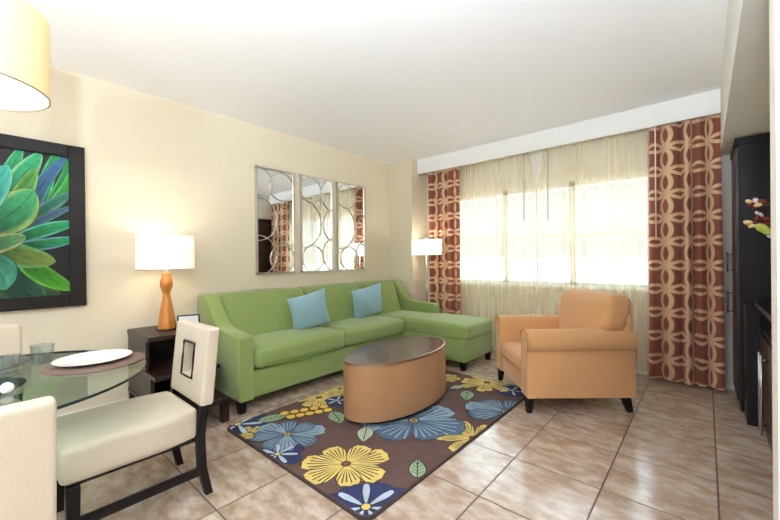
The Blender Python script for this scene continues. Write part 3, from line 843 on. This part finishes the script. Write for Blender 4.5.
lp = on('z', .68, 164, 330); LX, LY = -3.43, 1.035
lamp = thing('table_lamp', 'table lamp with honey wood hourglass base and lit white drum shade', 'lamp', (LX, LY, .68))
prof = [(0, 0), (.088, 0), (.09, .008), (.087, .03), (.070, .13), (.052, .23), (.038, .30), (.034, .33), (.042, .36), (.056, .395), (.061, .425), (.057, .455), (.046, .485), (.040, .505), (.041, .52), (.034, .53), (0, .53)]
k_ = .90
obj('lamp_base', lathe([(r*.80, z*k_) for r, z in prof], 40), M['orangewood'], lamp, 50)
obj('lamp_foot', lathe([(0, 0), (.082, 0), (.082, .009), (0, .009)], 40), M['dark'], lamp, 50)
obj('lamp_neck', lathe([(0, .475), (.014, .475), (.014, .56), (0, .56)], 16), M['silver'], lamp, 50)
def drum(r, z0, z1, ex=1, ey=1, t=.003):
    return lathe([(r, z0), (r, z1), (r-t, z1), (r-t, z0), (r, z0)], 64, ex, ey)
z0_, z1_ = .505, .785
obj('lamp_shade', drum(.213, z0_, z1_), M['shade'], lamp, 50)
obj('shade_trim', lathe([(.2145, z0_-.002), (.2145, z0_+.005), (.209, z0_+.005), (.209, z0_-.002), (.2145, z0_-.002)], 64), M['silver'], lamp, 50)
obj('bulb', lathe([(0, .56), (.015, .565), (.03, .61), (.028, .64), (.012, .66), (0, .662)], 16), M['bulb'], lamp, True)
obj('shade_spider', tube([(-.211, 0, .555), (0, 0, .555), (.211, 0, .555)], .002, 6, tube([(0, -.211, .555), (0, 0, .555), (0, .211, .555)], .002, 6)), M['silver'], lamp)

cd = thing('card_holder', 'dark-edged white card holder on the end table behind the dining chair', 'card holder', (-3.30, 1.16, .68), math.radians(-20))
obj('frame', newbox((-.01, -.085, .0), (.008, .085, .118), .012), M['carddark'], cd)
obj('card', newbox((.006, -.072, .012), (.010, .072, .106)), M['plastic'], cd)

# ------------------------------------------------------------------ floor lamp
fl = thing('floor_lamp', 'floor lamp with lit white oval shade behind the chaise arm', 'lamp', (-3.005, 4.215, 0))
obj('base', lathe([(0, 0), (.12, 0), (.12, .012), (.02, .02), (0, .02)], 32, 1, .6), M['chrome'], fl, 40)
obj('pole', tube([(0, 0, .01), (0, 0, 1.40)], .011, 12), M['chrome'], fl, True)
obj('lamp_shade', lathe([(1, 1.305), (1, 1.525), (.985, 1.525), (.985, 1.305), (1, 1.305)], 64, .257, .088), M['shadef'], fl, 50)
obj('finial', lathe([(0, 1.52), (.01, 1.54), (.012, 1.552), (.006, 1.565), (0, 1.568)], 12), M['chrome'], fl, True)
obj('shade_spider', tube([(-.254, 0, 1.52), (.254, 0, 1.52)], .002, 6), M['chrome'], fl)
obj('bulb', lathe([(0, 1.40), (.015, 1.405), (.027, 1.44), (.012, 1.48), (0, 1.482)], 14), M['bulb'], fl, True)

# ------------------------------------------------------------------ pendant over the dining table
PX, PYY = -2.2, -.05
pd = thing('pendant_lamp', 'large lit cream drum pendant lamp hanging over the glass dining table', 'lamp', (PX, PYY, 0))
zb_, zt_, pr_ = 1.955, 2.285, .262
obj('lamp_shade', drum(pr_, zb_, zt_), M['pshade'], pd, 50)
obj('shade_trim', lathe([(pr_+.001, zb_-.002), (pr_+.001, zb_+.003), (pr_-.004, zb_+.003), (pr_-.004, zb_-.002), (pr_+.001, zb_-.002)], 64), M['rim'], pd, 50)
obj('diffuser', lathe([(0, zb_+.02), (pr_-.005, zb_+.02), (pr_-.005, zb_+.026), (0, zb_+.026)], 64), M['diffuser'], pd, 50)
obj('stem', tube([(0, 0, zb_+.1), (0, 0, ZC-.02)], .008, 10), M['chrome'], pd, True)
obj('canopy', lathe([(0, ZC-.03), (.06, ZC-.03), (.065, ZC), (0, ZC)], 32), M['chrome'], pd, 50)

# ------------------------------------------------------------------ dining table and what is on it
TX, TY, TR = -2.25, -.03, .59
dt = thing('dining_table', 'round glass-topped dining table at the left edge', 'table', (TX, TY, 0))
obj('tabletop', lathe([(0, .738), (TR-.003, .738), (TR-.003, .75), (0, .75)], 96), M['tglass'], dt, 40)
obj('tabletop_edge', lathe([(TR-.003, .738), (TR, .740), (TR, .748), (TR-.003, .75), (TR-.003, .738)], 96), M['tedge'], dt, 40)
obj('pedestal', lathe([(0, .02), (.10, .02), (.06, .08), (.05, .35), (.06, .66), (.16, .735), (0, .735)], 40), M['dark'], dt, 50)
obj('base', lathe([(0, 0), (.21, 0), (.21, .015), (.10, .03), (0, .03)], 48), M['dark'], dt, 50)

ptop = .7505
def placemat(x, y, m, label):
    o = obj('placemat', lathe([(0, 0), (.200, 0), (.203, .003), (.200, .005), (0, .005)], 64), m, None, 40, (x, y, ptop)); tag(o, label, 'placemat', 'round placemats on the glass table')
def plate(x, y, z, label):
    t = thing('dinner_plate', label, 'plate', (x, y, z), 0, 'white plates on the glass table')
    obj('dish', lathe([(0, .002), (.085, .002), (.10, .006), (.155, .018), (.157, .020), (.15, .0205), (.10, .010), (.085, .007), (0, .007)], 64), M['china'], t, 60)
def tumbler(x, y, z, label, h=.095, r=.037):
    o = obj('tumbler', lathe([(0, 0), (r*.88, 0), (r, h), (r-.003, h), (r*.88-.004, .012), (0, .012)], 32), M['glass'], None, 50, (x, y, z)); tag(o, label, 'drinking glass', 'clear tumblers on the glass table')
placemat(-2.285, .375, M['matbrown'], 'round brown placemat under the plate nearest the end table')
plate(-2.31, .37, ptop+.005, 'white china plate on the brown placemat nearest the end table')
placemat(-2.66, -.03, M['matgrey'], 'round dark placemat in front of the far cream chair')
tumbler(-2.50, .20, ptop, 'clear glass tumbler left of the white plate', .09, .046)
tumbler(-2.33, .075, ptop, 'clear glass tumbler closest to the near chair', .09, .04)
nr = thing('napkin_ring', 'round cream napkin knot standing on the glass table by the near chair', 'napkin ring', (-2.03, .062, ptop))
obj('ring', lathe([(0, 0), (.013, .001), (.020, .010), (.022, .019), (.018, .030), (.008, .038), (0, .04)], 20), M['china'], nr, True)

# ------------------------------------------------------------------ dining chairs (front faces local -y)
def dining_chair(label, loc, rotz):
    t = thing('dining_chair', label, 'chair', loc, rotz, 'cream upholstered dining chairs')
    hw = .235
    # seat
    bm = cushion(0, -.02, .392, .48, .55, .162, .03, (.004, .006, .014))
    for v in bm.verts:
        if v.co.y > .1: v.co.x *= 1-.12*(v.co.y-.1)/.16
    obj('seat', bm, M['cream'], t, True)
    obj('seat_frame', newbox((-.225, -.275, .302), (.225, .235, .318), .003), M['dark'], t)
    # legs
    for s in (-1, 1):
        obj('leg', taper_leg(s*.218, -.252, .305, .024, .019), M['dark'], t)
        bm = bmesh.new()
        pth = [(.0, .30), (.15, .268), (.32, .262), (.45, .278), (.50, .288)]
        rows = []
        for z, y in pth:
            h = .02 if z > .1 else .018
            rows.append([bm.verts.new((s*.212+sx*.019, y+sy*h, z)) for sx, sy in ((-1, -1), (1, -1), (1, 1), (-1, 1))])
        for A, B in zip(rows, rows[1:]):
            for i in range(4): bm.faces.new((A[i], A[(i+1) % 4], B[(i+1) % 4], B[i]))
        bm.faces.new(rows[0]); bm.faces.new(list(reversed(rows[-1])))
        obj('leg', bm, M['dark'], t)
        obj('stretcher', newbox((s*.215-.011, -.23, .115), (s*.215+.011, .275, .155), .003), M['dark'], t)
    obj('back_rail', newbox((-.19, .255, .395), (.19, .285, .45), .003), M['dark'], t)
    # backrest: slab with a rectangular opening, tilted back
    def yb_(z): return .295+(z-.5)*.10
    zt, z0 = .885, .475
    ox, oz0, oz1 = .078, .595, .785
    th = .033
    bm = bmesh.new()
    xs = [-hw, -hw*.55, -ox, 0, ox, hw*.55, hw]; zs = [z0, .54, oz0, .66, .73, oz1, .86, zt]
    V = {}
    for side in (0, 1):
        for i, x in enumerate(xs):
            for j, z in enumerate(zs):
                V[(side, i, j)] = bm.verts.new((x, yb_(z)+(-th if side == 0 else th), z))
    def hole(i, j): return xs[i] >= -ox-1e-6 and xs[i+1] <= ox+1e-6 and zs[j] >= oz0-1e-6 and zs[j+1] <= oz1+1e-6
    for i in range(len(xs)-1):
        for j in range(len(zs)-1):
            if hole(i, j): continue
            for side in (0, 1):
                bm.faces.new((V[(side, i, j)], V[(side, i+1, j)], V[(side, i+1, j+1)], V[(side, i, j+1)]))
    bmesh.ops.recalc_face_normals(bm, faces=bm.faces)
    be = [e for e in bm.edges if len(e.link_faces) == 1]
    key = {v: k for k, v in V.items()}
    for e in be:
        a, b = e.verts; ka, kb = key[a], key[b]
        if ka[0] == 0:
            try: bm.faces.new((a, b, V[(1, kb[1], kb[2])], V[(1, ka[1], ka[2])]))
            except ValueError: pass
    bmesh.ops.recalc_face_normals(bm, faces=bm.faces)
    sharp = [e for e in bm.edges if len(e.link_faces) == 2 and e.calc_face_angle() > 1.]
    bmesh.ops.bevel(bm, geom=sharp, offset=.014, segments=3, affect='EDGES', profile=.5)
    b = obj('backrest', bm, M['cream'], t, 40)
    bm = bmesh.new()
    for sd in (-1, 1):
        pts = [(x, yb_(z)+sd*(th+.001), z) for x, z in ((-ox, oz0), (0, oz0), (ox, oz0), (ox, .7), (ox, oz1), (0, oz1), (-ox, oz1), (-ox, .7))]
        tube(pts, .0055, 6, bm, True)
    obj('opening_trim', bm, M['dark'], b, True)
    return t
ch = dining_chair('cream dining chair in full view, its side to the camera, between glass table and sofa', (-2.24, .50, 0), 0)
c2 = copy_tree(ch); c2.location = (-1.67, -.103, 0); c2.rotation_euler = (0, 0, -PI/2); c2['label'] = 'cream dining chair seen from behind, its back cut off by the lower left corner'
c3 = copy_tree(ch); c3.location = (-2.77, -.075, 0); c3.rotation_euler = (0, 0, PI/2); c3['label'] = 'cream dining chair on the far side of the glass table below the plant picture'

# ------------------------------------------------------------------ cabinets on the right
tc_ = thing('tall_cabinet', 'tall black-brown cabinet beside the right curtain', 'cabinet', (.5, 4.3, 0))
def B(par, o, name, lo, hi, m, b=.003, ch_=None):
    bm = newbox(lo, hi, b)
    for v in bm.verts: v.co -= Vector(o)
    return obj(name, bm, m, ch_ or par)
O = (.5, 4.3, 0)
B(tc_, O, 'body', (.205, 4.0, 0), (.845, 4.60, 2.16), M['cab'])
B(tc_, O, 'cornice', (.178, 3.985, 2.13), (.845, 4.605, 2.185), M['cab'])
for z0, z1 in ((.08, 1.02), (1.03, 2.12)):
    d = B(tc_, O, 'door', (.185, 4.02, z0), (.206, 4.59, z1), M['door'])
hz = ((.72, .93), (1.10, 1.28))
for z0, z1 in hz:
    bm = bmesh.new(); tube([(.150, 4.52, z0), (.150, 4.52, z1)], .006, 8, bm)
    for z in (z0+.02, z1-.02): tube([(.150, 4.52, z), (.186, 4.52, z)], .004, 6, bm)
    for v in bm.verts: v.co -= Vector(O)
    obj('handle', bm, M['chrome'], tc_, True)
B(tc_, O, 'side_panel', (.222, 3.715, 0), (.30, 3.998, .885), M['cab'])

cs = thing('console_cabinet', 'low dark media console with open shelf and long steel handles at the right edge', 'cabinet', (.55, 2.9, 0))
O = (.55, 2.9, 0)
yy0, yy1 = 2.0, 3.70
B(cs, O, 'top', (.262, yy0, .885), (.845, yy1+.012, .92), M['cab'])
B(cs, O, 'body', (.31, yy0, .0), (.845, yy1, .70), M['cab'])
B(cs, O, 'shelf', (.30, yy0, .70), (.845, yy1, .725), M['cab'])
B(cs, O, 'side_panel', (.30, yy1-.03, .72), (.845, yy1, .886), M['cab'])
B(cs, O, 'side_panel', (.30, yy0, .72), (.845, yy0+.03, .886), M['cab'])
B(cs, O, 'back_panel', (.82, yy0+.03, .72), (.845, yy1-.03, .886), M['cab'])
w_ = (yy1-yy0)/4
for k in range(4):
    a, b = yy1-w_*(k+1)+.004, yy1-w_*k-.004
    d = B(cs, O, 'door', (.290, a, .06), (.311, b, .69), M['door'])
    yh = (a+.05) if k % 2 == 0 else (b-.05)
    bm = bmesh.new(); tube([(.258, yh, .12), (.258, yh, .62)], .007, 8, bm)
    for z in (.15, .59): tube([(.258, yh, z), (.292, yh, z)], .005, 6, bm)
    for v in bm.verts: v.co -= Vector(O)
    obj('handle', bm, M['chrome'], d, True)

# vase with orchid-like branches on the console
vs_ = thing('vase_of_blossoms', 'branch of dark red and lime blossoms in a vase on the console', 'flower arrangement', (.50, 2.85, .92))
M['vase'] = mat('grey_stoneware', (120, 112, 104), .4, noise=.1)
M['stem'] = mat('brown_twig', (120, 86, 50), .7)
M['bloomr'] = mat('dark_red_petal', (110, 30, 34), .6, noise=.3)
M['bloomc'] = mat('cream_tip_petal', (236, 206, 150), .6)
M['bloomg'] = mat('lime_petal', (186, 204, 92), .6, noise=.2)
M['bloomw'] = mat('pale_petal', (236, 222, 226), .6)
obj('vase', lathe([(0, 0), (.05, 0), (.075, .06), (.07, .14), (.035, .21), (.04, .25), (.035, .25), (.03, .2), (0, .19)], 32), M['vase'], vs_, 50)
def bl(v, s=1): return Vector(v)-Vector((.50, 2.85, .92))
def blossom(p, r, m, elong=1.6, d=(-1, 0, .3)):
    bm = bmesh.new(); bmesh.ops.create_icosphere(bm, subdivisions=2, radius=r)
    d = Vector(d).normalized(); q = d.to_track_quat('Z', 'Y')
    for v in bm.verts:
        v.co.z *= elong; v.co.x *= 1-.25*v.co.z/(r*elong); v.co = q @ v.co + Vector(p)
    obj('blossom', bm, m, vs_, True)
YF = 2.85
def FP(u, v, dy=0): p = on('y', YF+dy, u, v); return p-Vector((.50, 2.85, .92))
tips = [(748, 202), (757, 204), (747, 226), (762, 222), (768, 214)]
for u, v in tips:
    e = FP(u+4, v+1); obj('stem', tube([(0, 0, .2), (e.x*.45+.06, 0, (e.z+.2)*.52), (e.x*.8+.05, 0, e.z*.98), e], .003, 6), M['stem'], vs_, True)
for (u, v, r, m, d) in ((749, 201.5, .011, 'bloomc', (-1, 0, .5)), (751, 205, .010, 'bloomr', (-1, 0, 0)), (756, 201, .013, 'bloomw', (-.5, 0, 1)), (758, 205, .012, 'bloomc', (-1, 0, -.2)), (762, 202, .016, 'bloomr', (-1, 0, .2)), (754, 207, .010, 'bloomr', (0, 0, 1)),
        (757, 213, .008, 'bloomw', (-.6, 0, 1)), (761, 215, .010, 'bloomw', (-.4, 0, 1)), (758, 218, .012, 'bloomr', (0, 0, 1)), (768, 219, .02, 'bloomr', (-1, 0, .2)),
        (748, 222.5, .014, 'bloomc', (-1, 0, .3)), (752, 226, .011, 'bloomc', (-1, 0, -.3)), (754, 223, .013, 'bloomr', (-1, 0, 0)), (759, 224, .014, 'bloomr', (-1, 0, 0)),
        (762, 228, .022, 'bloomg', (-.9, 0, .7)), (767, 231, .02, 'bloomg', (-.8, 0, .5)), (771, 224, .02, 'bloomr', (-1, 0, .2)), (771, 236, .012, 'bloomw', (-1, 0, .2))):
    blossom(FP(u, v, random.uniform(-.02, .02)), r, M[m], 1.5, d)

# ------------------------------------------------------------------ light
FILL_BOWLS = ((.05, -.25, 200), (-.4, -1.1, 100), (.2, -1.9, 110))
# unseen torchieres added behind the camera to brighten the ceiling and room
def torchiere(x, y, power, label, col=(.80, .885, 1)):
    t = thing('fill_torchiere', label, 'lamp', (x, y, 0), 0, 'added fill torchieres behind the camera')
    obj('base', lathe([(0, 0), (.14, 0), (.14, .02), (.02, .035), (0, .035)], 32), M['chrome'], t, 40)
    obj('pole', tube([(0, 0, .03), (0, 0, 1.62)], .012, 10), M['chrome'], t, True)
    obj('bowl', lathe([(0, 1.60), (.06, 1.605), (.13, 1.65), (.19, 1.76), (.185, 1.76), (.125, 1.656), (.06, 1.612), (0, 1.607)], 40), M['silver'], t, True)
    ld = bpy.data.lights.new('fill_uplight', 'POINT'); ld.shadow_soft_size = .05; ld.energy = power; ld.color = col
    lo = bpy.data.objects.new('fill_uplight', ld); COL.objects.link(lo); lo.parent = t; lo.location = (0, 0, 1.74)
    return t
for x, y, p in FILL_BOWLS:
    torchiere(x, y, p, 'added metal torchiere, unseen behind the camera, giving fill light off the ceiling')
def point(name, loc, power, col, r=.04):
    ld = bpy.data.lights.new(name, 'POINT'); ld.energy = power; ld.color = col; ld.shadow_soft_size = r
    lo = bpy.data.objects.new(name, ld); COL.objects.link(lo); lo.location = loc; return lo
point('table_lamp_light', (LX, LY, .68+.70), 2.6, (1, .86, .66))
point('floor_lamp_light', (-3.005, 4.215, 1.50), 2.6, (1, .9, .76), .03)
point('pendant_light', (PX, PYY, zb_-.04), 3, (1, .88, .68), .06)
point('pendant_up_light', (PX, PYY, zt_-.05), 3, (1, .88, .68), .05)

w = bpy.data.worlds.new('sky'); S.world = w; w.use_nodes = True
nt = w.node_tree; bg = nt.nodes['Background']
tc = nt.nodes.new('ShaderNodeTexCoord'); sp = nt.nodes.new('ShaderNodeSeparateXYZ'); nt.links.new(tc.outputs['Generated'], sp.inputs[0])
cr = nt.nodes.new('ShaderNodeValToRGB'); nt.links.new(sp.outputs[2], cr.inputs[0])
e_ = cr.color_ramp.elements
e_[0].position = 0; e_[0].color = (.12, .12, .125, 1)
e_[1].position = 1; e_[1].color = (.70, .87, 1, 1)
a_ = e_.new(.26); a_.color = (.13, .133, .137, 1)
a_ = e_.new(.42); a_.color = (.76, .9, 1, 1)
nt.links.new(cr.outputs[0], bg.inputs[0]); bg.inputs[1].default_value = 5.4
sun = bpy.data.lights.new('sun', 'SUN'); sun.energy = 5; sun.angle = .01; sun.color = (1, .95, .88)
so = bpy.data.objects.new('sun', sun); COL.objects.link(so); so.rotation_euler = (0, math.radians(-42), 0)

S.view_settings.view_transform = 'Standard'; S.view_settings.look = 'None'; S.view_settings.gamma = 1
S.view_settings.use_curve_mapping = False
S.view_settings.exposure = .53
S.cycles.use_denoising = True
S.cycles.max_bounces = 10; S.cycles.diffuse_bounces = 6; S.cycles.transparent_max_bounces = 16
S.cycles.sample_clamp_indirect = 6
